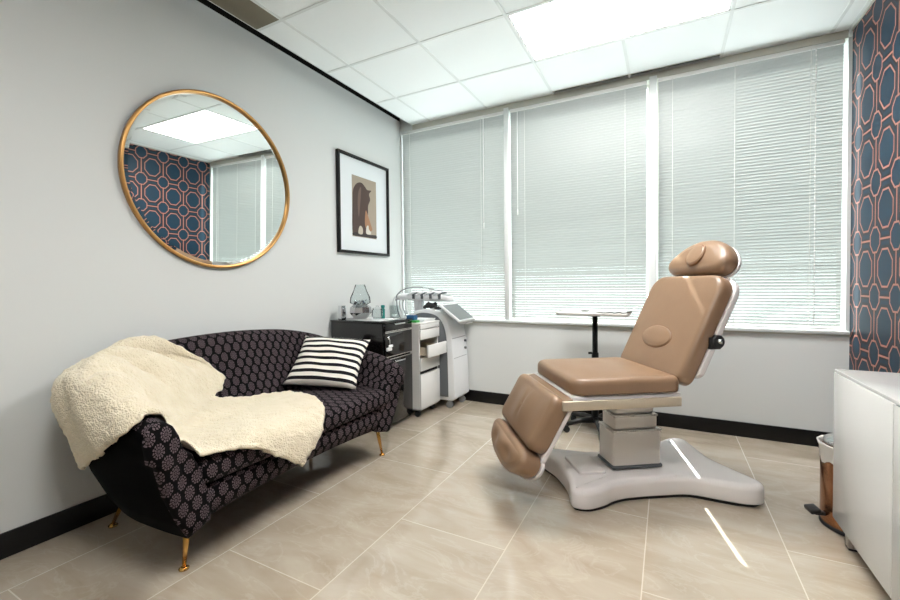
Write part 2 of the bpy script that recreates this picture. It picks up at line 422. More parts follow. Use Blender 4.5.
for k, (a, b_) in enumerate(WX):
    wd = bpy.data.objects.new('window_%d' % (k+1), None); C.objects.link(wd); wd.location = (a, 0.12, 0.8); wd['kind'] = 'structure'
    fb = bm_(); w_ = b_-a
    box(fb, 0, 0.012, -0.02, 0.02, 0, 1.937); box(fb, w_-0.012, w_, -0.02, 0.02, 0, 1.937); box(fb, 0.012, w_-0.012, -0.02, 0.02, 0, 0.02); box(fb, 0.012, w_-0.012, -0.02, 0.02, 1.925, 1.937)
    obj('window_frame', fb, 'frame', wd)
    obj('pane', B(0.012, w_-0.012, -0.003, 0.003, 0.02, 1.925), 'pane', wd)
# diffuser slot above the window
t_ = thing('air_slot', 'thin dark air slot in the ceiling edge above the middle and right blinds', 'air vent', (1.63, -0.05, H))
obj('slot', B(0.0, 1.22, -0.008, 0.012, -0.001, 0.02), 'void', t_)
obj('slot_rim', B(0.0, 1.22, -0.013, -0.008, -0.004, 0.018), 'frame', t_)
# ceiling lights; the rear one is an unseen panel added as fill
for k, (i, j) in enumerate(LP):
    x0, x1, y1, y0 = gx[i]+0.010, gx[i+2]-0.010, gy[j]-0.010, gy[j+1]+0.010
    t_ = thing('ceiling_light', ['bright recessed rectangular light panel in the ceiling tiles nearest the window', 'added fill light panel in the ceiling behind the camera, out of view'][k], 'ceiling light', ((x0+x1)/2, (y0+y1)/2, H))
    hx, hy = (x1-x0)/2, (y1-y0)/2
    obj('diffuser', B(-hx+0.012, hx-0.012, -hy+0.012, hy-0.012, 0.004, 0.010), ('panel', 'panel_fill')[k], t_)
    fb = bm_(); box(fb, -hx, hx, -hy, -hy+0.012, 0, 0.06); box(fb, -hx, hx, hy-0.012, hy, 0, 0.06); box(fb, -hx, -hx+0.012, -hy, hy, 0, 0.06); box(fb, hx-0.012, hx, -hy, hy, 0, 0.06); box(fb, -hx, hx, -hy, hy, 0.05, 0.06)
    obj('light_frame', fb, 'white', t_)

# ---------------------------------------------------------------- venetian blinds
SP, SWD, TILT = 0.0222, 0.0275, math.radians(-51)
def blind(x0, x1, label, wand, cords, stop=0.812):
    t_ = thing('venetian_blind', label, 'window blind', (x0, 0.014, 2.735), 0, 'white venetian blinds in the window')
    w_ = x1 - x0; Z = 2.735
    obj('headrail', B(0, w_, -0.016, 0.016, -0.028, -0.001, bev=0.002), 'white', t_)
    sb = bm_(); z = 2.700 - Z; nseg = 6
    while z > stop + 0.012 - Z:
        prev = None; tl = TILT + math.radians(rnd.uniform(-1.8, 1.8))
        for q in range(nseg+1):
            s = q/nseg - 0.5
            y = s*SWD*math.cos(tl); zz = z + s*SWD*math.sin(tl)
            bow = 0.0034*(1-4*s*s)
            y += -bow*math.sin(tl); zz += bow*math.cos(tl)
            a = sb.verts.new((0.002, y, zz)); b_ = sb.verts.new((w_-0.002, y, zz))
            if prev: f = sb.faces.new((prev[0], prev[1], b_, a)); f.smooth = True
            prev = (a, b_)
        z -= SP
    o = obj('slats', sb, 'slat', t_)
    obj('bottom_rail', B(0, w_, -0.011, 0.011, stop-Z-0.006, stop-Z+0.006, bev=0.003), 'white', t_)
    for cx in cords:
        tb_ = bm_(); box(tb_, cx-0.0015, cx+0.0015, -0.0170, -0.0155, stop-Z, -0.02); box(tb_, cx-0.0015, cx+0.0015, 0.0155, 0.0170, stop-Z, -0.02)
        obj('ladder_cord', tb_, 'cord', t_)
    if wand:
        wx, wl = wand
        wb = bm_(); tube(wb, [(wx, -0.022, -0.03), (wx, -0.024, -wl)], 0.0035, 8); tube(wb, [(wx, -0.024, -wl), (wx, -0.024, -wl-0.05)], 0.005, 8)
        obj('tilt_wand', wb, 'white', t_)
    return t_
bl = blind(0.016, 1.1475, 'white venetian blind left of the first mullion, behind the white machine', (0.93, 1.02), (0.10, 0.90))
b2 = blind(1.206, 2.347, 'white venetian blind in the middle bay between the two mullions', (0.075, 0.92), (0.14, 0.98))
b3 = blind(2.426, 3.530, 'white venetian blind of the right bay beside the octagon wallpaper', None, (0.10, 0.50, 0.93))
pc = bm_()
for k in range(62):   # beaded pull cord
    lathe(pc, [(0.0, 0.0), (0.0042, 0.005), (0.0046, 0.012), (0.0, 0.02)], 6, Matrix.Translation((0.955, -0.024, -0.055 - k*0.0300)), cap=False)
tube(pc, [(0.955, -0.024, -0.03), (0.955, -0.024, -1.90)], 0.0022, 6)
obj('pull_cord', pc, 'white', b3)

# ---------------------------------------------------------------- mirror
RX = Matrix.Rotation(PI/2, 4, 'Y')   # local z -> world x
t_ = thing('round_mirror', 'large round mirror in a thin gold frame hanging above the sofa', 'mirror', (0.008, -2.036, 1.782)); t_.rotation_euler = (0, math.radians(1.25), math.radians(-1.0))
obj('mirror_frame', lathe(bm_(), [(0.512, 0.001), (0.528, 0.001), (0.530, 0.004), (0.530, 0.026), (0.527, 0.030), (0.515, 0.030), (0.512, 0.026), (0.511, 0.012)], 128, RX, cap=False), 'gold', t_)
gm = lathe(bm_(), [(0.511, 0.0135), (0.490, 0.0155), (0.0, 0.0155)], 128, RX, cap=False)
for f in gm.faces: f.smooth = False
obj('mirror_glass', gm, 'mirror', t_)
# ---------------------------------------------------------------- framed print
t_ = thing('framed_picture', 'black framed print of a long-haired figure in a wide white mat', 'picture', (0, -0.617, 1.857))
hy, hz, fw_ = 0.362, 0.436, 0.024
fb = bm_()
box(fb, 0.001, 0.032, -hy, hy, hz-fw_, hz, bev=0.003); box(fb, 0.001, 0.032, -hy, hy, -hz, -hz+fw_, bev=0.003)
box(fb, 0.001, 0.032, -hy, -hy+fw_, -hz+fw_, hz-fw_, bev=0.003); box(fb, 0.001, 0.032, hy-fw_, hy, -hz+fw_, hz-fw_, bev=0.003)
obj('picture_frame', fb, 'black', t_)
obj('mat_board', B(0.002, 0.012, -hy+0.02, hy-0.02, -hz+0.02, hz-0.02), mat('mat_board', (226, 231, 234), 0.45), t_)
pr_ = obj('print', B(0.012, 0.0135, -0.172, 0.172, -0.282, 0.264), mat('print_background', (160, 148, 132), 0.6), t_)
def flat(pts, x, m, name):
    bm = bm_(); P = crom([(x, y, z) for y, z in pts], 5, True); a = [bm.verts.new(p) for p in P]; b_ = [bm.verts.new((p.x+0.0008, p.y, p.z)) for p in P]
    bm.faces.new(a); bm.faces.new(list(reversed(b_)))
    for i in range(len(P)): bm.faces.new((a[i], a[(i+1) % len(P)], b_[(i+1) % len(P)], b_[i]))
    bmesh.ops.recalc_face_normals(bm, faces=bm.faces)
    return obj(name, bm, m, pr_)
flat([(-0.166, -0.255), (-0.167, 0.02), (-0.158, 0.13), (-0.110, 0.195), (-0.045, 0.215), (0.005, 0.190), (0.040, 0.165), (0.098, 0.168), (0.065, 0.130), (0.080, 0.080), (0.050, 0.020), (0.045, -0.060), (0.020, -0.130), (0.040, -0.200), (0.060, -0.255), (-0.05, -0.262)], 0.0136, mat('print_hair', (72, 54, 48), 0.6), 'printed_figure')
flat([(0.0, -0.165), (0.012, -0.03), (0.045, -0.075), (0.085, -0.150), (0.105, -0.200), (0.050, -0.215)], 0.0146, mat('print_skin', (160, 118, 88), 0.6), 'printed_highlight')
flat([(-0.100, 0.02), (-0.085, 0.13), (-0.050, 0.170), (-0.060, 0.05), (-0.085, -0.10)], 0.0146, mat('print_sheen', (104, 84, 74), 0.6), 'printed_sheen')
flat([(-0.160, -0.274), (-0.160, -0.248), (-0.05, -0.240), (0.05, -0.250), (0.160, -0.245), (0.160, -0.274), (0.0, -0.276)], 0.0148, mat('print_dark', (44, 38, 38), 0.6), 'printed_shadow')
flat([(-0.095, -0.250), (-0.085, -0.195), (-0.060, -0.180), (-0.035, -0.205), (-0.040, -0.252)], 0.0158, mat('print_pale', (186, 176, 160), 0.6), 'printed_patch')
flat([(0.015, -0.240), (0.020, -0.180), (0.045, -0.165), (0.055, -0.200), (0.085, -0.225), (0.070, -0.245)], 0.0158, mat('print_white', (206, 202, 192), 0.6), 'printed_patch')

# ---------------------------------------------------------------- sofa
sofa = thing('sofa', 'black two-seat sofa with grey medallion print and brass legs against the left wall', 'sofa', (0, 0, 0))
path = [(0.875, -2.850, 0.650), (0.72, -2.866, 0.690), (0.50, -2.872, 0.748), (0.31, -2.835, 0.778), (0.18, -2.715, 0.806), (0.128, -2.52, 0.838), (0.115, -2.30, 0.854), (0.112, -2.05, 0.858), (0.115, -1.82, 0.848), (0.128, -1.62, 0.826), (0.175, -1.455, 0.786), (0.31, -1.370, 0.735), (0.50, -1.348, 0.690), (0.72, -1.358, 0.648), (0.875, -1.378, 0.600)]
PT = crom([(x, y, z) for x, y, z in path], 6)
def shell_mesh():
    bm = bm_(); uvl = bm.loops.layers.uv.new('uv'); rows = []; s = 0.0
    def prof(p, nrm, kb, shrink=0.0, fwd=None):
        h = p.z; ot = 0.062; 
        ib = 0.19 + 0.05*kb; im = 0.115 + 0.06*kb; ob = -0.085 - 0.0*kb
        P = [(ob-0.01, 0.175), (ob+0.035, 0.26), (ob+0.085, 0.38), (0.028, 0.50), (0.052, h-0.13), (ot, h-0.06), (ot-0.008, h-0.025), (ot-0.028, h-0.004), (0.008, h+0.004), (-0.018, h-0.002), (-0.042, h-0.020), (-0.060, h-0.055), (-0.078, h-0.12), (-im, 0.50), (-im-0.03, 0.42), (-ib, 0.30), (-ib, 0.20)]
        return P
    for i, p in enumerate(PT):
        if i: s += (Vector((p.x, p.y)) - Vector((PT[i-1].x, PT[i-1].y))).length
        a = PT[max(i-1, 0)]; b_ = PT[min(i+1, len(PT)-1)]; d = Vector((b_.x-a.x, b_.y-a.y)).normalized()
        nr = Vector((d.y, -d.x))    # outward? path runs left arm -> back -> right arm
        if nr.dot(Vector((p.x-0.9, p.y+2.1))) < 0: nr = -nr
        kb = max(0.0, min(1.0, (0.45 - p.x)/0.3))
        P = prof(p, nr, kb)
        pts = []; t = 0.0; last = None
        for o, z in P:
            q = Vector((p.x + nr.x*o, p.y + nr.y*o, z))
            if last: t += (q-last).length
            pts.append((q, s, t)); last = q
        rows.append(pts)
    def endcap(row, dirx):
        # rounded front face of an arm: rings that close toward the section centre
        c = sum((q for q, _, _ in row), Vector())/len(row); out = []
        for k, (sc, fw) in enumerate(((0.985, 0.010), (0.94, 0.020), (0.86, 0.026), (0.5, 0.028), (0.2, 0.028))):
            out.append([(Vector((q.x + fw, c.y + (q.y-c.y)*sc, c.z + (q.z-c.z)*sc)), s_, t_) for q, s_, t_ in row])
        return out
    allr = list(reversed(endcap(rows[0], 1))) + rows + endcap(rows[-1], 1)
    V = [[bm.verts.new(q) for q, _, _ in r] for r in allr]
    nE = 5; tot = len(allr); n_ = len(rows[0])
    for i in range(tot-1):
        cap = i < nE or i >= tot-1-nE
        for j in range(n_ if True else 0):
            k = (j+1) % n_
            if j == n_-1 and not cap: pass
            try: f = bm.faces.new((V[i][j], V[i][k], V[i+1][k], V[i+1][j]))
            except ValueError: continue
            f.smooth = True
            f.material_index = 1 if (j < 6 and not cap) or (i in (nE-1,) and False) else 0
            for lp in f.loops:
                v = lp.vert
                if cap: lp[uvl].uv = (v.co.y, v.co.z)
                else:
                    r, cidx = (i, i+1)[v in V[i+1]], None
                    row = allr[r]; jj = j if v in (V[i][j], V[i+1][j]) else k
                    tt = row[jj][2] if not (j == n_-1 and jj == 0) else row[n_-1][2] + 0.1
                    lp[uvl].uv = (row[jj][1], tt)
    for vs in (V[0], list(reversed(V[-1]))):
        f = bm.faces.new(vs)
        for lp in f.loops: lp[uvl].uv = (lp.vert.co.y, lp.vert.co.z)
    bmesh.ops.recalc_face_normals(bm, faces=bm.faces)
    return bm
sh = shell_mesh(); BV_SH = BVHTree.FromBMesh(sh)
obj('arms_and_back', sh, parent=sofa, mats=['print', 'velvet'], weld=False)
def cube_uv(bm):
    uvl = bm.loops.layers.uv.new('uv'); bmesh.ops.recalc_face_normals(bm, faces=bm.faces)
    for f in bm.faces:
        a = [abs(c) for c in f.normal]; k = a.index(max(a))
        for lp in f.loops:
            c = lp.vert.co; lp[uvl].uv = (c.y, c.z) if k == 0 else ((c.x, c.z) if k == 1 else (c.y, c.x))
    return bm
def seatpad():
    bm = bm_(); slab(bm, rrect(0.27, 0.892, -2.715, -1.435, 0.05, 6), 0.352, 0.458, 0.034, 0.040, 0.020, 9); return cube_uv(bm)
sp = seatpad(); BV_SEAT = BVHTree.FromBMesh(sp)
obj('seat_cushion', sp, parent=sofa, mats=['print'], weld=False)
def railmesh():
    bm = bm_(); ys = [-2.765 + 1.36*i/28 for i in range(29)] ; rows = []
    for y in ys:
        u = (y+2.085)/0.70; zb = 0.225 - 0.040*u*u; xf = 0.872
        P = [(0.34, zb+0.01), (0.80, zb), (0.845, zb+0.012), (xf-0.006, zb+0.055), (xf, 0.305), (xf-0.008, 0.332), (xf-0.035, 0.346), (0.34, 0.350)]
        rows.append([bm.verts.new((x, y, z)) for x, z in P])
    for a, b_ in zip(rows, rows[1:]):
        for j in range(8):
            f = bm.faces.new((a[j], a[(j+1) % 8], b_[(j+1) % 8], b_[j])); f.smooth = j in (1, 2, 3, 4, 5)
    bm.faces.new(rows[0]); bm.faces.new(rows[-1]); return cube_uv(bm)
obj('front_rail', railmesh(), parent=sofa, mats=['print'], weld=False)
for (tx, ty), (fx, fy) in (((0.775, -2.700), (0.763, -2.714)), ((0.800, -1.500), (0.799, -1.445)), ((0.225, -2.640), (0.145, -2.688)), ((0.225, -1.520), (0.145, -1.455))):
    lb = bm_(); tube(lb, [(tx, ty, 0.215), (tx+(fx-tx)*0.5, ty+(fy-ty)*0.5, 0.11), (fx, fy, 0.012)], [0.0135, 0.0115, 0.0075], 14)
    lg = obj('leg', lb, 'brass', sofa)
    obj('foot_glide', lathe(bm_(), [(0.0, 0.0), (0.019, 0.0), (0.020, 0.005), (0.010, 0.013), (0.0, 0.014)], 18, Matrix.Translation((fx, fy, 0)), cap=False), 'brass', lg)

# pillow
def pillow():
    bm = bm_(); uvl = bm.loops.layers.uv.new('uv'); n_ = 22; hw, hh, th = 0.235, 0.215, 0.062; G = {}
    for sd in (0, 1):
        for i in range(n_+1):
            for j in range(n_+1):
                a, b_ = 2*i/n_-1, 2*j/n_-1
                e = (1-abs(a)**2.6)*(1-abs(b_)**2.6); z = th*e**0.45 if e > 0 else 0
                pin = 1 - 0.07*(1-a*a)*abs(b_)**4 ; pin2 = 1 - 0.07*(1-b_*b_)*abs(a)**4
                x = a*hw*pin2; y = b_*hh*pin
                z += 0.004*math.sin(a*7+b_*5)*e
                edge = i in (0, n_) or j in (0, n_)
                if sd and edge: G[(sd, i, j)] = G[(0, i, j)]; continue
                G[(sd, i, j)] = bm.verts.new((x, y, z if sd == 0 else -z))
        for i in range(n_):
            for j in range(n_):
                q = [(i, j), (i+1, j), (i+1, j+1), (i, j+1)]
                f = bm.faces.new([G[(sd, *k)] for k in (q if sd == 0 else reversed(q))]); f.smooth = True
                for lp, k in zip(f.loops, (q if sd == 0 else list(reversed(q)))): lp[uvl].uv = (k[0]/n_, k[1]/n_)
    return bm
pl = tag(obj('throw_pillow', pillow(), 'stripe', weld=False), 'square black and white striped pillow leaning in the right corner of the sofa', 'pillow')
pm = Matrix(((0.90558, -0.28957, 0.30996, 0.4776), (0.41901, 0.72440, -0.54743, -1.5887), (-0.06602, 0.62561, 0.77733, 0.632), (0, 0, 0, 1)))
pl.matrix_world = pm

# blanket: control rows run from the outer hem over the arm to the seat; rows go front -> back
ROWS = [
 [(0.380, -2.845, 0.405), (0.66, -2.925, 0.535), (0.835, -2.925, 0.640), (0.835, -2.85, 0.668), (0.83, -2.775, 0.575), (0.885, -2.735, 0.490), (0.92, -2.50, 0.435), (0.93, -2.25, 0.265)],
 [(0.30, -2.880, 0.500), (0.50, -2.950, 0.660), (0.66, -2.930, 0.730), (0.64, -2.85, 0.755), (0.62, -2.760, 0.640), (0.70, -2.66, 0.500), (0.86, -2.44, 0.485), (0.93, -2.115, 0.400)],
 [(0.24, -2.905, 0.600), (0.38, -2.945, 0.760), (0.48, -2.925, 0.800), (0.42, -2.82, 0.820), (0.43, -2.66, 0.680), (0.55, -2.55, 0.520), (0.72, -2.35, 0.486), (0.86, -2.03, 0.485)],
 [(0.19, -2.900, 0.690), (0.24, -2.870, 0.760), (0.27, -2.82, 0.805), (0.24, -2.70, 0.825), (0.30, -2.48, 0.730), (0.42, -2.43, 0.560), (0.58, -2.26, 0.490), (0.70, -1.93, 0.482)],
 [(0.15, -2.865, 0.735), (0.12, -2.800, 0.775), (0.10, -2.690, 0.815), (0.12, -2.495, 0.855), (0.25, -2.195, 0.622), (0.36, -2.320, 0.545), (0.40, -2.161, 0.515), (0.45, -1.893, 0.484)]]
def blanket():
    cols = [crom(r, 12) for r in ROWS]; nc = len(cols[0]); grid = []
    for j in range(nc):
        grid.append(crom([cols[i][j] for i in range(len(ROWS))], 20))
    nr = len(grid[0]); bm = bm_(); V = []
    P = [[Vector(grid[j][i]) for j in range(nc)] for i in range(nr)]
    def out_of(bv, p, gap):
        loc, nr_, idx, dist = bv.find_nearest(p)
        if loc is None: return p
        s = (p-loc).dot(nr_)
        if s < gap and dist < 0.16: return loc + nr_*gap
        return p
    for i in range(nr):
        for j in range(nc):
            p = P[i][j]; u, v = j/(nc-1), i/(nr-1)
            p = out_of(BV_SH, p, 0.016); p = out_of(BV_SEAT, p, 0.016)
            P[i][j] = p
    for _ in range(3):
        Q = [[p.copy() for p in r] for r in P]
        for i in range(1, nr-1):
            for j in range(1, nc-1):
                P[i][j] = Q[i][j]*0.4 + (Q[i-1][j]+Q[i+1][j]+Q[i][j-1]+Q[i][j+1])*0.15
    V = []
    for i in range(nr):
        row = []
        for j in range(nc):
            a = P[min(i+1, nr-1)][j] - P[max(i-1, 0)][j]; b_ = P[i][min(j+1, nc-1)] - P[i][max(j-1, 0)]
            nn = b_.cross(a); nn.normalize()
            if nn.dot(Vector((0.6, -0.5, 0.8))) < 0 and j > nc*0.2: nn = -nn
            if j <= nc*0.2 and nn.dot(Vector((0, -1, 0.6))) < 0: nn = -nn
            u, v = j/(nc-1), i/(nr-1)
            k = 0.030*(abs(math.sin((v*4.2+u*0.8)*PI))**0.7*2-1)*max(0, 1-abs(u-0.47)/0.17)*min(1, v*2.2)
            k += 0.009*math.sin((u*8.0 - v*1.5)*2*PI)*max(0, 1-abs(u-0.12)/0.18)
            k += 0.006*noise.noise(P[i][j]*7)
            e = min(i, nr-1-i, 4)/4*0.5+0.5
            row.append((P[i][j] + nn*(0.004 + k), nn, e))
        V.append(row)
    # fine subdivision for the pile: two sheets joined at the rim
    sub = 3; NR, NC = (nr-1)*sub+1, (nc-1)*sub+1
    def samp(I, J):
        i, j = I/sub, J/sub; i0, j0 = min(int(i), nr-2), min(int(j), nc-2); fi, fj = i-i0, j-j0
        a, b_, c, d = V[i0][j0], V[i0][j0+1], V[i0+1][j0], V[i0+1][j0+1]
        f = lambda k: (a[k]*(1-fj)+b_[k]*fj)*(1-fi) + (c[k]*(1-fj)+d[k]*fj)*fi
        return f(0), f(1)
    top, bot = [], []
    for I in range(NR):
        rt, rb = [], []
        for J in range(NC):
            p, nn = samp(I, J); ed = min(I, NR-1-I, J, NC-1-J)/7.0; ed = min(1, ed)
            th = 0.013*math.sqrt(max(0.0, 1-(1-ed)**2))
            lump = noise.noise(p*50)*0.0034 + noise.noise(p*120)*0.0022
            jag = Vector((noise.noise(p*26), noise.noise(p*26+Vector((9, 0, 0))), noise.noise(p*26+Vector((0, 9, 0)))))*0.012*(1-ed)
            vt = bm.verts.new(p + nn*(th + lump) + jag); rt.append(vt)
            rb.append(vt if ed == 0 else bm.verts.new(p - nn*0.002*ed + jag))
        top.append(rt); bot.append(rb)
    for I in range(NR-1):
        for J in range(NC-1):
            f = bm.faces.new((top[I][J], top[I][J+1], top[I+1][J+1], top[I+1][J])); f.smooth = True
            try:
                f = bm.faces.new((bot[I][J], bot[I+1][J], bot[I+1][J+1], bot[I][J+1])); f.smooth = True
            except ValueError: pass
    bmesh.ops.recalc_face_normals(bm, faces=bm.faces)
    return bm
tag(obj('fleece_throw', blanket(), 'fleece', weld=False), 'cream fleece throw draped over the left arm, back and seat of the sofa', 'blanket')

# ---------------------------------------------------------------- black drawer cabinet
t_ = thing('drawer_cabinet', 'glossy black three-drawer cabinet between the sofa and the white drawer unit', 'cabinet', (0, 0, 0))
y0, y1 = -1.085, -0.700
obj('body', B(0.022, 0.548, y0, y1, 0.02, 0.838, bev=0.003), 'blacklac', t_)
obj('worktop', B(0.018, 0.574, y0-0.003, y1+0.003, 0.838, 0.852, bev=0.003), 'blacklac', t_)
for za, zb, lab, hz_ in ((0.772, 0.834, None, 0.826), (0.572, 0.766, None, 0.0), (0.05, 0.556, None, 0.528)):
    d_ = obj('drawer', B(0.549, 0.570, y0+0.004, y1-0.004, za, zb, bev=0.002), 'blacklac', t_)
    if hz_: obj('handle', B(0.570, 0.582, -0.965, -0.820, hz_-0.006, hz_+0.006, bev=0.002), 'chrome', d_)
    obj('edge_strip', B(0.570, 0.573, y0+0.006, y1-0.006, zb-0.004 if za != 0.772 else za, zb+0.002 if za != 0.772 else za+0.005), 'steel', d_)
    if za == 0.572:
        obj('lock', lathe(bm_(), [(0.0, 0.0), (0.012, 0.0), (0.012, 0.008), (0.0, 0.009)], 20, Matrix.Translation((0.570, -1.045, 0.725)) @ RX, cap=False), 'chrome', d_)
        obj('edge_strip', B(0.570, 0.573, y0+0.006, y1-0.006, 0.574, 0.579), 'steel', d_)
t2 = thing('key_fob', 'small white key tag hanging on the black cabinet front', 'key tag', (0.572, -1.04, 0.725))
kb = bm_(); tube(kb, [(0.008, 0, -0.002), (0.012, 0.0, -0.03), (0.010, 0.002, -0.055)], 0.0015, 6); obj('key_string', kb, 'cord', t2)
kb = bm_(); box(kb, 0.002, 0.016, -0.04, 0.026, -0.100, -0.072, bev=0.006, seg=3); box(kb, 0.004, 0.014, -0.012, 0.04, -0.075, -0.055, bev=0.004, seg=2); obj('tag_body', kb, 'paper', t2)
# ---------------------------------------------------------------- white drawer unit
t_ = thing('drawer_unit', 'slim white drawer unit with one drawer pulled open, on black casters', 'drawer unit', (0, 0, 0))
y0, y1, xf = -0.690, -0.360, 0.630
cbm = bm_(); box(cbm, 0.12, xf, y0, y0+0.014, 0.06, 0.795); box(cbm, 0.12, xf, y1-0.014, y1, 0.06, 0.795); box(cbm, 0.12, 0.134, y0, y1, 0.06, 0.795); box(cbm, 0.12, xf, y0, y1, 0.06, 0.074)
box(cbm, 0.12, xf-0.03, y0+0.014, y1-0.014, 0.505, 0.512)
obj('carcass', cbm, 'white', t_)
obj('top_panel', B(0.115, xf+0.018, y0-0.003, y1+0.003, 0.795, 0.812, bev=0.003), 'white', t_)
for za, zb, pull in ((0.668, 0.752, 0), (0.522, 0.626, 0.075), (0.400, 0.512, 0), (0.075, 0.372, 0)):
    d_ = obj('drawer', B(xf+0.001+pull, xf+0.017+pull, y0+0.002, y1-0.002, za, zb, bev=0.002), 'white', t_)
    if pull:
        ib = bm_(); box(ib, 0.2, xf+pull, y0+0.02, y0+0.030, za+0.01, zb-0.025); box(ib, 0.2, xf+pull, y1-0.030, y1-0.02, za+0.01, zb-0.025); box(ib, 0.2, xf+pull, y0+0.03, y1-0.03, za+0.01, za+0.016)
        obj('drawer_box', ib, 'wood', d_)
obj('drawer', B(xf+0.001, xf+0.017, y0+0.002, y1-0.002, 0.758, 0.793, bev=0.002), 'white', t_)
gb = bm_(); box(gb, xf-0.02, xf-0.004, y0+0.014, y1-0.014, 0.372, 0.400); obj('shadow_gap', gb, 'black', t_)
def caster(px, py, parent, r=0.026, m='rubber', fork='rubber', z0=0.0, rz=0.3):
    cb_ = bm_(); Mx = Matrix.Translation((px, py, z0+r)) @ Matrix.Rotation(rz, 4, 'Z')
    wm = bm_(); 
    for sy_ in (-0.012, 0.004):
        lathe(wm, [(0.0, 0.0), (r*0.8, 0.0), (r, 0.002), (r, 0.007), (r*0.8, 0.009), (0.0, 0.009)], 20, Mx @ Matrix.Translation((0, sy_, 0)) @ Matrix.Rotation(-PI/2, 4, 'X'), cap=False)
    o = obj('caster', wm, m, parent)
    fm = bm_(); box(fm, -0.014, 0.016, -0.004, 0.004, -0.004, r+0.004, Mx=Mx); lathe(fm, [(0.0, r-0.002), (0.018, r), (0.018, r+0.006), (0.0, r+0.008)], 16, Mx, cap=False)
    obj('caster_fork', fm, fork, o); return o
for px, py in ((0.585, -0.65), (0.585, -0.40), (0.18, -0.65), (0.18, -0.40)): caster(px, py, t_)
# things on the white unit
tag(obj('green_box', B(0.52, 0.60, -0.685, -0.62, 0.813, 0.832, bev=0.004), 'green'), 'small flat green item on the corner of the white drawer unit', 'box')
tag(obj('blue_box', B(0.50, 0.58, -0.682, -0.625, 0.8325, 0.876, bev=0.006), 'blue'), 'small blue packet stacked on the green item', 'packet')
pp = bm_(); 
for k in range(4): box(pp, 0.42+0.01*k, 0.62, -0.60+0.008*k, -0.40+0.006*k, 0.813+0.0052*k, 0.817+0.0052*k)
tag(obj('paper_stack', pp, 'paper'), 'loose stack of white papers on top of the white drawer unit', 'papers')

# ---------------------------------------------------------------- white treatment machine
t_ = thing('laser_machine', 'white treatment machine with dark grey side panels and a tilted screen, in the window corner', 'medical device', (0, 0, 0))
y0, y1 = -0.340, -0.030
def profil(pts, ya, yb, bev=0.0):
    bm = bm_(); P = [Vector((x, 0, z)) for x, z in pts]; a = [bm.verts.new((p.x, ya, p.z)) for p in P]; b_ = [bm.verts.new((p.x, yb, p.z)) for p in P]
    bm.faces.new(a); bm.faces.new(list(reversed(b_)))
    for i in range(len(P)): f = bm.faces.new((a[i], b_[i], b_[(i+1) % len(P)], a[(i+1) % len(P)]))
    bmesh.ops.recalc_face_normals(bm, faces=bm.faces)
    if bev: bmesh.ops.bevel(bm, geom=[e for e in bm.edges if abs(e.verts[0].co.y-e.verts[1].co.y) < 1e-6], offset=bev, segments=3, profile=0.5, affect='EDGES')
    for f in bm.faces: f.smooth = True
    return bm
curve = [(p.x, p.z) for p in crom([(0.30, 0, 0.845), (0.40, 0, 0.895), (0.51, 0, 0.908), (0.61, 0, 0.893), (0.68, 0, 0.850), (0.722, 0, 0.79), (0.753, 0, 0.68), (0.772, 0, 0.50), (0.784, 0, 0.30), (0.79, 0, 0.10)], 5)]
wn(obj('body', profil(curve + [(0.76, 0.075), (0.14, 0.075), (0.12, 0.30), (0.15, 0.80)], y0, y1, 0.012), 'devwhite', t_), 40)
inner = [(p.x, p.z) for p in crom([(0.28, 0, 0.80), (0.40, 0, 0.862), (0.50, 0, 0.872), (0.59, 0, 0.855), (0.65, 0, 0.81), (0.688, 0, 0.74), (0.708, 0, 0.64), (0.716, 0, 0.50), (0.72, 0, 0.30), (0.722, 0, 0.11)], 5)] + [(0.16, 0.11), (0.16, 0.76)]
obj('side_panel', profil(inner, y0-0.006, y0+0.004), 'grey', t_)
obj('side_panel', profil(inner, y1-0.004, y1+0.006), 'grey', t_)
obj('panel_seam', B(0.757, 0.7635, -0.325, -0.06, 0.640, 0.645), 'midgrey', t_); obj('panel_seam', B(0.770, 0.7765, -0.325, -0.06, 0.46, 0.464), 'midgrey', t_)
for zz in (0.60, 0.53): obj('key_switch', lathe(bm_(), [(0, 0), (0.012, 0), (0.012, 0.018), (0, 0.02)], 16, Matrix.Translation((0.768, -0.085, zz)) @ RX, cap=False), 'grey', t_)
sc_ = Matrix.Translation((0.76, -0.215, 0.872)) @ Matrix.Rotation(math.radians(36), 4, 'Y')
mn = obj('monitor', B(-0.125, 0.125, -0.165, 0.165, -0.012, 0.014, bev=0.008, seg=3, Mx=sc_), 'devwhite', t_)
obj('screen', B(-0.108, 0.108, -0.150, 0.150, 0.0142, 0.0155, Mx=sc_), 'screen', mn)
obj('monitor_arm', tube(bm_(), [(0.60, -0.21, 0.88), (0.66, -0.21, 0.905), (0.72, -0.21, 0.895)], 0.022, 12), 'midgrey', t_)
obj('front_tray', B(0.775, 0.845, -0.20, -0.06, 0.765, 0.785, bev=0.008, seg=3), 'devwhite', t_)
pb_ = bm_(); box(pb_, 0.285, 0.345, -0.225, -0.170, 0.84, 1.0, bev=0.008); box(pb_, 0.346, 0.372, -0.222, -0.173, 0.84, 0.99, bev=0.004)
obj('holder_post', pb_, 'devwhite', t_)
rk = bm_()
slab(rk, rrect(-0.02, 0.60, -0.06, 0.06, 0.05, 6), 0.0, 0.058, 0.016, 0.022, 0.010, 4, Mx=Matrix.Translation((0.10, -0.20, 0.990)) @ Matrix.Rotation(math.radians(1.5), 4, 'Y'))
rack = obj('handpiece_rack', rk, 'devwhite', t_)
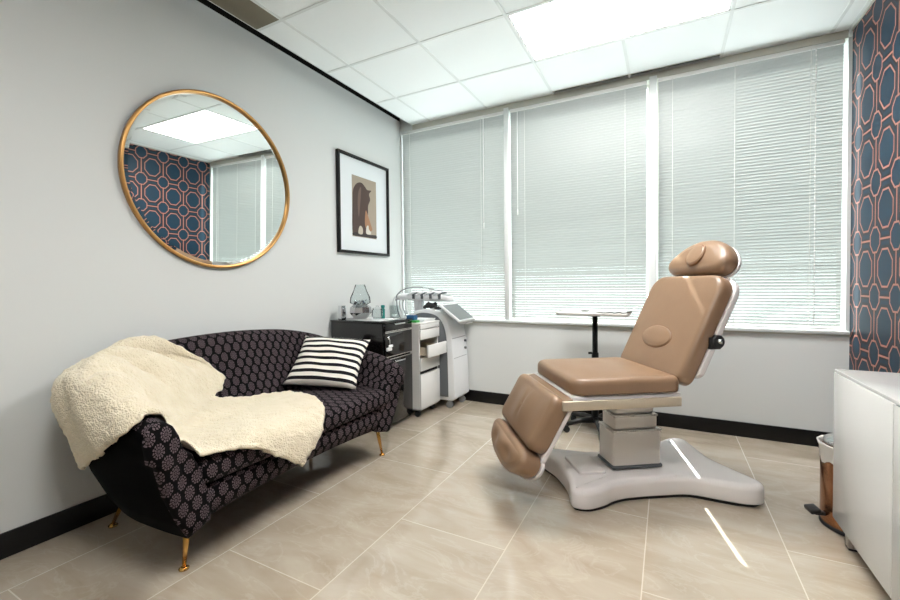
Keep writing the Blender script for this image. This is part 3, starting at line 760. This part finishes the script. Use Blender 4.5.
for k in range(4):
    x = 0.29 + 0.095*k
    cl_ = bm_(); tube(cl_, [(x-0.03, -0.27, 1.048), (x, -0.235, 1.062), (x+0.035, -0.18, 1.056), (x+0.05, -0.14, 1.05)], [0.010, 0.014, 0.012, 0.008], 10)
    obj('handpiece', cl_, 'devwhite', rack)
    cl_ = bm_(); tube(cl_, [(x+0.018, -0.285, 1.036), (x+0.04, -0.24, 1.058), (x+0.06, -0.2, 1.060)], 0.0075, 8); box(cl_, x+0.01, x+0.035, -0.275, -0.262, 1.0, 1.042, bev=0.003)
    obj('rack_clip', cl_, 'grey', rack)
hc = bm_(); tube(hc, crom([(0.10, -0.265, 0.98), (0.12, -0.25, 1.05), (0.20, -0.22, 1.10), (0.34, -0.20, 1.112), (0.50, -0.20, 1.088), (0.62, -0.19, 1.06)], 6), 0.006, 8)
obj('hose', hc, 'midgrey', rack)
for k in range(7):
    x = 0.075 + 0.026*k; yy = -0.255 + 0.018*(k % 3)
    hc = bm_(); tube(hc, crom([(x+0.02, yy+0.02, 1.035), (x, yy-0.005, 0.99), (x-0.004+0.008*(k % 2), yy-0.01, 0.92), (x+0.004, yy+0.01, 0.86), (x+0.02, yy+0.04, 0.78)], 5), 0.0055, 8)
    obj('cable', hc, ('devwhite', 'midgrey', 'cord')[k % 3], t_)
bh = bm_(); tube(bh, [(0.42, -0.26, 0.915), (0.47, -0.25, 0.945), (0.55, -0.25, 0.930)], [0.012, 0.030, 0.014], 12); tube(bh, [(0.50, -0.27, 0.922), (0.52, -0.21, 0.945), (0.51, -0.17, 0.93)], [0.014, 0.026, 0.012], 12); tube(bh, [(0.56, -0.29, 0.91), (0.60, -0.24, 0.92)], 0.016, 10)
obj('probe_cradle', bh, 'rubber', t_)
for px, py in ((0.715, -0.300), (0.735, -0.085), (0.22, -0.300), (0.22, -0.085)): caster(px, py, t_, 0.033, 'midgrey', 'steel')

# ---------------------------------------------------------------- items on black cabinet
ZT = 0.8525
t_ = thing('glass_vase', 'tall clear glass funnel vase over a faceted silvery bowl on the black cabinet', 'vase', (0.235, -0.965, ZT))
bw_ = bm_(); 
tt = bmesh.new(); lathe(tt, [(0.0, 0.0), (0.050, 0.004), (0.092, 0.055), (0.088, 0.098), (0.06, 0.12), (0.0, 0.112)], 9, cap=False)
for f in tt.faces: f.smooth = False
merge(bw_, tt); obj('silver_bowl', bw_, mat('faceted_silver', (196, 196, 198), 0.12, 0.95), t_)
def shellglass(prof, th=0.003, n=40):
    return [(r, z) for r, z in prof] + [(max(r-th, 0.0005), z) for r, z in reversed(prof)]
obj('glass_funnel', lathe(bm_(), shellglass([(0.045, 0.115), (0.085, 0.135), (0.080, 0.18), (0.055, 0.235), (0.040, 0.285)]), 32, cap=False), 'glass', t_)
for k in range(10):
    a = k*2.4; r = 0.03 + 0.025*((k*7) % 3)/2; tt = bmesh.new(); bmesh.ops.create_icosphere(tt, subdivisions=1, radius=0.019)
    cm = bm_(); merge(cm, tt, Matrix.Translation((r*math.cos(a), r*math.sin(a), 0.128 + 0.008*(k % 3)))); obj('crystal', cm, 'chrome' if k % 2 else 'glass', t_)
mb = bm_(); box(mb, -0.02, 0.02, -0.028, 0.028, 0.0, 0.118, bev=0.003)
t3 = tag(obj('mirrored_box', mb, 'chrome', loc=(0.10, -1.035, ZT)), 'narrow upright mirrored box at the sofa end of the black cabinet top', 'box')
t_ = thing('glass_jar', 'small clear faceted glass jar between the silver vase and the teal bottle', 'jar', (0.385, -0.935, ZT))
obj('jar_body', lathe(bm_(), shellglass([(0.030, 0.002), (0.046, 0.03), (0.044, 0.07), (0.036, 0.085)], 0.004), 10, cap=False), 'glass', t_)
obj('jar_lid', lathe(bm_(), [(0.0, 0.086), (0.036, 0.086), (0.038, 0.092), (0.012, 0.100), (0.010, 0.112), (0.0, 0.115)], 10, cap=False), 'glass', t_)
t_ = thing('teal_bottle', 'small teal bottle standing on the black cabinet right of the silver vase', 'bottle', (0.375, -0.845, ZT))
obj('bottle_body', lathe(bm_(), [(0.0, 0.0), (0.017, 0.0), (0.018, 0.004), (0.018, 0.078), (0.012, 0.086), (0.0, 0.088)], 24, cap=False), 'teal', t_)
obj('bottle_cap', lathe(bm_(), [(0.0, 0.086), (0.013, 0.087), (0.017, 0.092), (0.017, 0.108), (0.013, 0.112), (0.0, 0.112)], 24, cap=False), 'teal', t_)
tag(obj('clear_tray', B(0.16, 0.50, -1.045, -0.79, ZT-0.0003, ZT+0.004, bev=0.001), 'paper'), 'thin white tray lying on the black cabinet under nothing but glassware', 'tray')
bpy.data.objects['clear_tray']['label'] = 'thin white tray lying on the black cabinet beneath the glassware'
for nm in ('glass_vase', 'glass_jar', 'teal_bottle'): bpy.data.objects[nm].location.z = ZT + 0.0045
t_ = thing('acrylic_box', 'clear acrylic box at the window end of the black cabinet top', 'box', (0.43, -0.755, ZT))
ab = bm_(); box(ab, -0.03, 0.03, -0.03, -0.027, 0, 0.11); box(ab, -0.03, 0.03, 0.027, 0.03, 0, 0.11); box(ab, -0.03, -0.027, -0.027, 0.027, 0, 0.11); box(ab, 0.027, 0.03, -0.027, 0.027, 0, 0.11); box(ab, -0.027, 0.027, -0.027, 0.027, 0, 0.004)
obj('box_walls', ab, 'glass', t_)
obj('cotton_pad_stack', lathe(bm_(), [(0.0, 0.004), (0.022, 0.004), (0.023, 0.03), (0.0, 0.032)], 20, cap=False), 'paper', t_)

# ---------------------------------------------------------------- treatment chair (local x = towards the head, local y = away from camera)
ch = thing('treatment_chair', 'tan padded reclining treatment chair on a white pedestal base before the window', 'treatment chair', (2.30, -1.13, 0), math.radians(34))
outl = crom([(-0.435, -0.215, 0), (-0.425, -0.255, 0), (-0.36, -0.275, 0), (-0.27, -0.250, 0), (-0.20, -0.215, 0), (-0.10, -0.195, 0), (0.08, -0.195, 0), (0.22, -0.205, 0), (0.33, -0.27, 0), (0.42, -0.325, 0), (0.49, -0.345, 0), (0.540, -0.325, 0), (0.555, -0.27, 0), (0.535, -0.17, 0), (0.515, -0.07, 0), (0.505, 0.0, 0),
              (0.515, 0.07, 0), (0.535, 0.17, 0), (0.555, 0.27, 0), (0.540, 0.325, 0), (0.49, 0.345, 0), (0.42, 0.325, 0), (0.33, 0.27, 0), (0.22, 0.205, 0), (0.08, 0.195, 0), (-0.10, 0.195, 0), (-0.20, 0.215, 0), (-0.27, 0.250, 0), (-0.36, 0.275, 0), (-0.425, 0.255, 0), (-0.435, 0.215, 0), (-0.405, 0.10, 0), (-0.400, 0.0, 0), (-0.405, -0.10, 0)], 4, True)
outl = [(p.x, p.y) for p in outl]
def basez(x, y):
    s = max(0.0, 1 - max(abs(x-0.0)/0.42, abs(y)/0.24)); return 0.022*min(1, s*2.2)
obj('base', slab(bm_(), outl, 0.014, 0.112, 0.008, 0.030, 0.0, 10), 'shell', ch)
sk = [(x*0.97, y*0.96) for x, y in outl]
obj('base_skirt', slab(bm_(), sk, 0.0, 0.020, 0.002, 0.002, 0.0, 2), 'black', ch)
obj('foot_plate', slab(bm_(), rrect(-0.34, -0.19, -0.115, 0.115, 0.02), 0.100, 0.128, 0.002, 0.006, 0.0, 3), 'shell', ch)
for k, (hx, hy, za, zb) in enumerate(((0.139, 0.084, 0.118, 0.328), (0.125, 0.072, 0.328, 0.408), (0.112, 0.060, 0.408, 0.452))):
    o = obj('lift_column', B(-hx, hx, -hy, hy, za, zb, bev=0.012, seg=3), 'column', ch)
    wn(obj('column_rim', B(-hx-0.003, hx+0.003, -hy-0.003, hy+0.003, zb-0.010, zb+0.002, bev=0.004), 'steel', o))
obj('column_gasket', B(-0.146, 0.146, -0.091, 0.091, 0.118, 0.138, bev=0.008), 'grey', ch)
um = bm_(); slab(um, rrect(-0.20, 0.13, -0.12, 0.12, 0.05), 0.452, 0.530, 0.03, 0.01, 0.0, 3); obj('under_seat_housing', um, 'shell', ch)
obj('seat_frame', B(-0.46, 0.115, -0.285, 0.285, 0.528, 0.585, bev=0.010, seg=3), 'shell', ch)
obj('side_rail', B(-0.515, 0.095, -0.318, -0.300, 0.524, 0.570, bev=0.003), 'rail', ch)
obj('side_rail', B(-0.515, 0.095, 0.300, 0.318, 0.524, 0.570, bev=0.003), 'rail', ch)
for ax in (-0.40, 0.02):
    for ya_, yb_ in ((-0.301, -0.28), (0.28, 0.301)): obj('rail_bracket', B(ax, ax+0.04, ya_, yb_, 0.535, 0.56), 'steel', ch)
def seatz(x, y): 
    return -0.012*math.exp(-((x-0.0)/0.12)**2) + 0.010*math.exp(-((x+0.36)/0.12)**2)
obj('seat_cushion', slab(bm_(), rrect(-0.455, 0.115, -0.300, 0.300, [0.05, 0.07, 0.07, 0.05]), 0.586, 0.668, 0.016, 0.034, 0.014, 12, seatz), 'tan', ch)
# front flap roll
obj('knee_strip', B(-0.515, -0.455, -0.300, 0.300, 0.560, 0.578, bev=0.008, seg=3, Mx=Matrix.Translation((-0.46, 0, 0.57)) @ Matrix.Rotation(math.radians(-16), 4, 'Y') @ Matrix.Translation((0.46, 0, -0.57))), 'tan', ch)
def plane_m(o, L, Nn):
    L = Vector(L).normalized(); Nn = Vector(Nn).normalized(); Y = Nn.cross(L)
    mm = Matrix((L, Y, Nn)).transposed().to_4x4(); mm.translation = Vector(o); return mm
# backrest
aB = math.radians(64.3); LB = (math.cos(aB), 0, math.sin(aB)); NB = (-math.sin(aB), 0, math.cos(aB)); MB_ = plane_m((0.165, 0, 0.600), LB, NB)
def lumb(x, y):
    q = ((x-0.225)/0.070)**2 + (y/0.118)**2
    return (-0.007*math.exp(-((math.sqrt(q)-1.0)/0.10)**2) + (0.007*(1-q) if q < 1 else 0))
def backz(x, y): return 0.0
obj('backrest', slab(bm_(), rrect(0.0, 0.605, -0.300, 0.300, [0.10, 0.05, 0.05, 0.10], 10), 0.010, 0.088, 0.012, 0.032, 0.006, 14, backz, Mx=MB_), 'tan', ch)
ell = [(0.212+0.066*math.cos(2*PI*k/48), 0.012+0.130*math.sin(2*PI*k/48)) for k in range(48)]
obj('lumbar_pad', slab(bm_(), ell, 0.080, 0.099, 0.002, 0.010, 0.006, 8, Mx=MB_), 'tan', ch)
obj('lumbar_seam', slab(bm_(), [(0.212+(x-0.212)*1.045, 0.012+(y-0.012)*1.03) for x, y in ell], 0.078, 0.0945, 0.001, 0.003, 0.0, 2, Mx=MB_), 'seam', ch)
obj('back_shell', slab(bm_(), rrect(0.06, 0.618, -0.308, 0.308, [0.11, 0.04, 0.04, 0.11], 10), -0.026, 0.009, 0.014, 0.006, 0.0, 3, Mx=MB_), 'shell', ch)
# headrest
aH = math.radians(60); MH = plane_m(Vector((0.165, 0, 0.60)) + Vector(LB)*0.625 + Vector(NB)*0.004, (math.cos(aH), 0, math.sin(aH)), (-math.sin(aH), 0, math.cos(aH)))
ho = crom([(0.0, -0.20, 0), (0.045, -0.238, 0), (0.10, -0.225, 0), (0.17, -0.155, 0), (0.205, -0.07, 0), (0.212, 0.0, 0), (0.205, 0.07, 0), (0.17, 0.155, 0), (0.10, 0.225, 0), (0.045, 0.238, 0), (0.0, 0.20, 0), (-0.008, 0.10, 0), (-0.010, 0.0, 0), (-0.008, -0.10, 0)], 5, True)
ho = [(p.x, -p.y) for p in ho]; ho = list(reversed(ho))
ar = sum(ho[i-1][0]*ho[i][1]-ho[i][0]*ho[i-1][1] for i in range(len(ho)))
if ar < 0: ho = list(reversed(ho))
def headz(x, y):
    return 0.0
hr = obj('headrest', slab(bm_(), ho, 0.0, 0.085, 0.012, 0.045, 0.010, 10, headz, Mx=MH), 'tan', ch)
he = [(0.092+0.062*math.cos(2*PI*k/40), -0.012+0.062*math.sin(2*PI*k/40)) for k in range(40)]
obj('face_insert', slab(bm_(), he, 0.080, 0.105, 0.002, 0.008, 0.004, 6, Mx=MH), 'tan', hr)
obj('insert_seam', slab(bm_(), [(0.092+(x-0.092)*1.07, -0.012+(y+0.012)*1.08) for x, y in he], 0.075, 0.1000, 0.001, 0.002, 0.0, 2, Mx=MH), 'seam', hr)
obj('head_shell', slab(bm_(), [((x-0.10)*1.0+0.102, y*1.0) for x, y in ho], -0.022, -0.001, 0.012, 0.004, 0.0, 3, Mx=MH), 'shell', ch)
hm = bm_(); tube(hm, [Vector((0.165, s, 0.60)) + Vector(LB)*k - Vector(NB)*0.012 for k in (0.52, 0.68) for s in (0.0,)], 0.012, 10); obj('head_bracket', hm, 'steel', ch)
# pivots behind the back
for sy_ in (-1, 1):
    pv = bm_(); lathe(pv, [(0.0, -0.02), (0.030, -0.02), (0.034, -0.012), (0.034, 0.016), (0.028, 0.022), (0.0, 0.022)], 24, Matrix.Translation((0.292, sy_*0.300, 0.838)) @ Matrix.Rotation(PI/2, 4, 'X'), cap=False)
    box(pv, 0.25, 0.31, sy_*0.30-0.012, sy_*0.30+0.012, 0.80, 0.86, bev=0.004)
    kn = obj('armrest_pivot', pv, 'rubber', ch)
    obj('pivot_bolt', lathe(bm_(), [(0, -0.03), (0.012, -0.03), (0.012, 0.03), (0, 0.03)], 14, Matrix.Translation((0.296, sy_*0.305, 0.842)) @ Matrix.Rotation(PI/2, 4, 'X'), cap=False), 'chrome', kn)
# leg rest
aL = math.radians(61); LL = (-math.cos(aL), 0, -math.sin(aL)); NL = (-math.sin(aL), 0, math.cos(aL)); ML = plane_m((-0.466, 0, 0.548), LL, NL)
def legz(x, y): return 0.005*math.cos(y*20) - 0.006*math.exp(-(y/0.015)**2)
obj('leg_rest', slab(bm_(), rrect(-0.005, 0.290, -0.304, 0.304, [0.06, 0.05, 0.05, 0.06], 8), 0.0, 0.092, 0.010, 0.034, 0.012, 12, legz, Mx=ML), 'tan', ch)
obj('leg_shell', slab(bm_(), rrect(-0.02, 0.330, -0.300, 0.300, 0.04), -0.022, -0.001, 0.008, 0.004, 0.0, 3, Mx=ML), 'shell', ch)
# foot pad (rounded lower end with two heel dimples)
aF = math.radians(66); MF = plane_m(Vector((-0.462, 0, 0.545)) + Vector(LL)*0.292, (-math.cos(aF), 0, -math.sin(aF)), (-math.sin(aF), 0, math.cos(aF)))
fo = crom([(0.004, -0.25, 0), (0.022, -0.290, 0), (0.06, -0.302, 0), (0.11, -0.265, 0), (0.155, -0.17, 0), (0.170, -0.06, 0), (0.170, 0.06, 0), (0.155, 0.17, 0), (0.11, 0.265, 0), (0.06, 0.302, 0), (0.022, 0.290, 0), (0.004, 0.25, 0), (0.0, 0.15, 0), (0.0, 0.0, 0), (0.0, -0.15, 0)], 5, True)
fo = [(p.x, p.y) for p in fo]
if sum(fo[i-1][0]*fo[i][1]-fo[i][0]*fo[i-1][1] for i in range(len(fo))) < 0: fo = list(reversed(fo))
def footz(x, y): return -0.020*sum(math.exp(-(((x-0.085)/0.040)**2 + ((y-s)/0.075)**2)) for s in (-0.125, 0.125)) + 0.004
obj('foot_rest', slab(bm_(), fo, 0.0, 0.108, 0.012, 0.030, 0.022, 26, footz, Mx=MF), 'tan', ch)
obj('foot_shell', slab(bm_(), [(x*1.03, y*1.02) for x, y in fo], -0.020, -0.001, 0.008, 0.004, 0.0, 3, Mx=MF), 'shell', ch)
# cable under the seat
cb_ = bm_(); tube(cb_, crom([(0.10, 0.10, 0.50), (0.16, 0.12, 0.42), (0.20, 0.10, 0.33), (0.17, 0.14, 0.36), (0.15, 0.16, 0.46), (0.22, 0.20, 0.44), (0.27, 0.22, 0.34), (0.33, 0.34, 0.05), (0.36, 0.42, 0.006)], 8), 0.003, 6)
obj('power_cord', cb_, 'cord', ch)

# ---------------------------------------------------------------- pedestal tray table
t_ = thing('pedestal_table', 'small white-topped table on a black post with casters behind the treatment chair', 'table', (2.0, -0.335, 0))
obj('post', tube(bm_(), [(0, 0, 0.06), (0, 0, 0.60), (0, 0, 0.60), (0, 0, 0.895)], [0.026, 0.026, 0.020, 0.020], 18), 'blackmetal', t_)
obj('mount_plate', B(-0.05, 0.04, -0.03, 0.03, 0.880, 0.8965, bev=0.004), 'blackmetal', t_)
obj('tabletop', slab(bm_(), rrect(-0.265, 0.255, -0.19, 0.19, 0.05), 0.897, 0.918, 0.006, 0.006, 0.0, 3), mat('pale_tabletop', (206, 203, 198), 0.35), t_)
obj('height_lever', tube(bm_(), [(-0.02, -0.02, 0.60), (-0.045, -0.03, 0.60)], 0.009, 8), 'blackmetal', t_)
for k in range(5):
    a = math.radians(216 + 72*k); c_, s_ = math.cos(a), math.sin(a)
    lb = bm_(); tube(lb, [(0.02*c_, 0.02*s_, 0.085), (0.12*c_, 0.12*s_, 0.085), (0.235*c_, 0.235*s_, 0.062)], [0.024, 0.021, 0.015], 10)
    lg = obj('base_arm', lb, 'blackmetal', t_); caster(0.235*c_, 0.235*s_, lg, 0.024, rz=a)
cp = bm_(); n_ = 14; G = []
for i in range(n_+1):
    G.append([])
    for j in range(n_+1):
        x = 0.02 + 0.27*i/n_; y = -0.17 + 0.30*j/n_; z = 0.921 + 0.010*abs(math.sin(i*0.9+j*0.35)) 
        if x > 0.24: z += (x-0.24)*0.55
        G[-1].append(cp.verts.new((x, y, z)))
for i in range(n_):
    for j in range(n_): cp.faces.new((G[i][j], G[i+1][j], G[i+1][j+1], G[i][j+1])).smooth = True
rr = bmesh.ops.solidify(cp, geom=cp.faces[:], thickness=0.002)
tag(obj('paper_cover', cp, 'paper', loc=(2.0, -0.335, 0)), 'crumpled white paper sheet on the black-post table top', 'paper')
tag(obj('small_dish', lathe(bm_(), [(0.0, 0.0), (0.02, 0.0), (0.034, 0.014), (0.032, 0.015), (0.018, 0.004), (0.0, 0.004)], 24, cap=False), 'glass', loc=(1.93, -0.36, 0.9185)), 'small clear dish on the black-post table top', 'dish')

# ---------------------------------------------------------------- white glossy console
t_ = thing('console_cabinet', 'long low white high-gloss cabinet against the octagon wallpaper at right', 'cabinet', (0, 0, 0))
x0, ya, yb = 3.14, -2.92, -1.295
obj('body', B(x0+0.022, W-0.01, ya, yb, 0.10, 0.738, bev=0.002), 'gloss_white', t_)
obj('top_panel', B(x0+0.003, W-0.006, ya-0.004, yb+0.004, 0.740, 0.752, bev=0.0015), 'gloss_white', t_)
for k in range(3):
    yy = yb - 0.5405*k; obj('door', B(x0, x0+0.020, yy-0.538, yy-0.001, 0.098, 0.7375, bev=0.0015), 'gloss_white', t_)
for px, py in ((x0+0.05, yb-0.06), (W-0.08, yb-0.06), (x0+0.05, ya+0.06), (W-0.08, ya+0.06)):
    lg = obj('leg', B(px-0.02, px+0.02, py-0.02, py+0.02, 0.008, 0.10, bev=0.003), 'steel', t_)
    obj('foot_pad', B(px-0.018, px+0.018, py-0.018, py+0.018, 0.0, 0.008), 'rubber', lg)

# ---------------------------------------------------------------- pedal bin
t_ = thing('pedal_bin', 'copper pedal bin with a clear lid standing behind the white cabinet', 'waste bin', (3.262, -1.150, 0))
obj('bin_body', lathe(bm_(), [(0.0, 0.012), (0.124, 0.012), (0.126, 0.02), (0.126, 0.36), (0.122, 0.365), (0.0, 0.36)], 48, cap=False), 'rose', t_)
obj('bottom_ring', lathe(bm_(), [(0.0, 0.0), (0.127, 0.0), (0.129, 0.004), (0.129, 0.016), (0.126, 0.018), (0.0, 0.018)], 48, cap=False), 'rubber', t_)
lm = bm_(); pr2 = []
lathe(lm, [(0.127, 0.300), (0.1285, 0.31), (0.130, 0.355), (0.138, 0.380), (0.139, 0.384), (0.128, 0.384), (0.1265, 0.362)], 48, cap=False)
for v in lm.verts:
    a = math.atan2(v.co.y, v.co.x)
    if v.co.z < 0.33: v.co.z += 0.010*math.sin(9*a)
    k = 1 + 0.010*math.sin(14*a); v.co.x *= k; v.co.y *= k
obj('bag_liner', lm, 'clearplastic', t_)
ld = obj('lid', lathe(bm_(), [(0.0, 0.375), (0.112, 0.375), (0.118, 0.386), (0.112, 0.400), (0.075, 0.418), (0.0, 0.425)], 48, cap=False), 'chrome', t_)
pd = bm_(); Mx = Matrix.Rotation(math.radians(194), 4, 'Z')
box(pd, 0.115, 0.165, -0.012, 0.012, 0.048, 0.064, bev=0.003, Mx=Mx)
pdm = obj('pedal_arm', pd, 'rubber', t_)
pd = bm_(); box(pd, -0.022, 0.022, -0.030, 0.030, -0.011, 0.011, bev=0.006, seg=3, Mx=Mx @ Matrix.Translation((0.170, 0, 0.070)) @ Matrix.Rotation(math.radians(12), 4, 'Y'))
obj('pedal', pd, 'rubber', pdm)
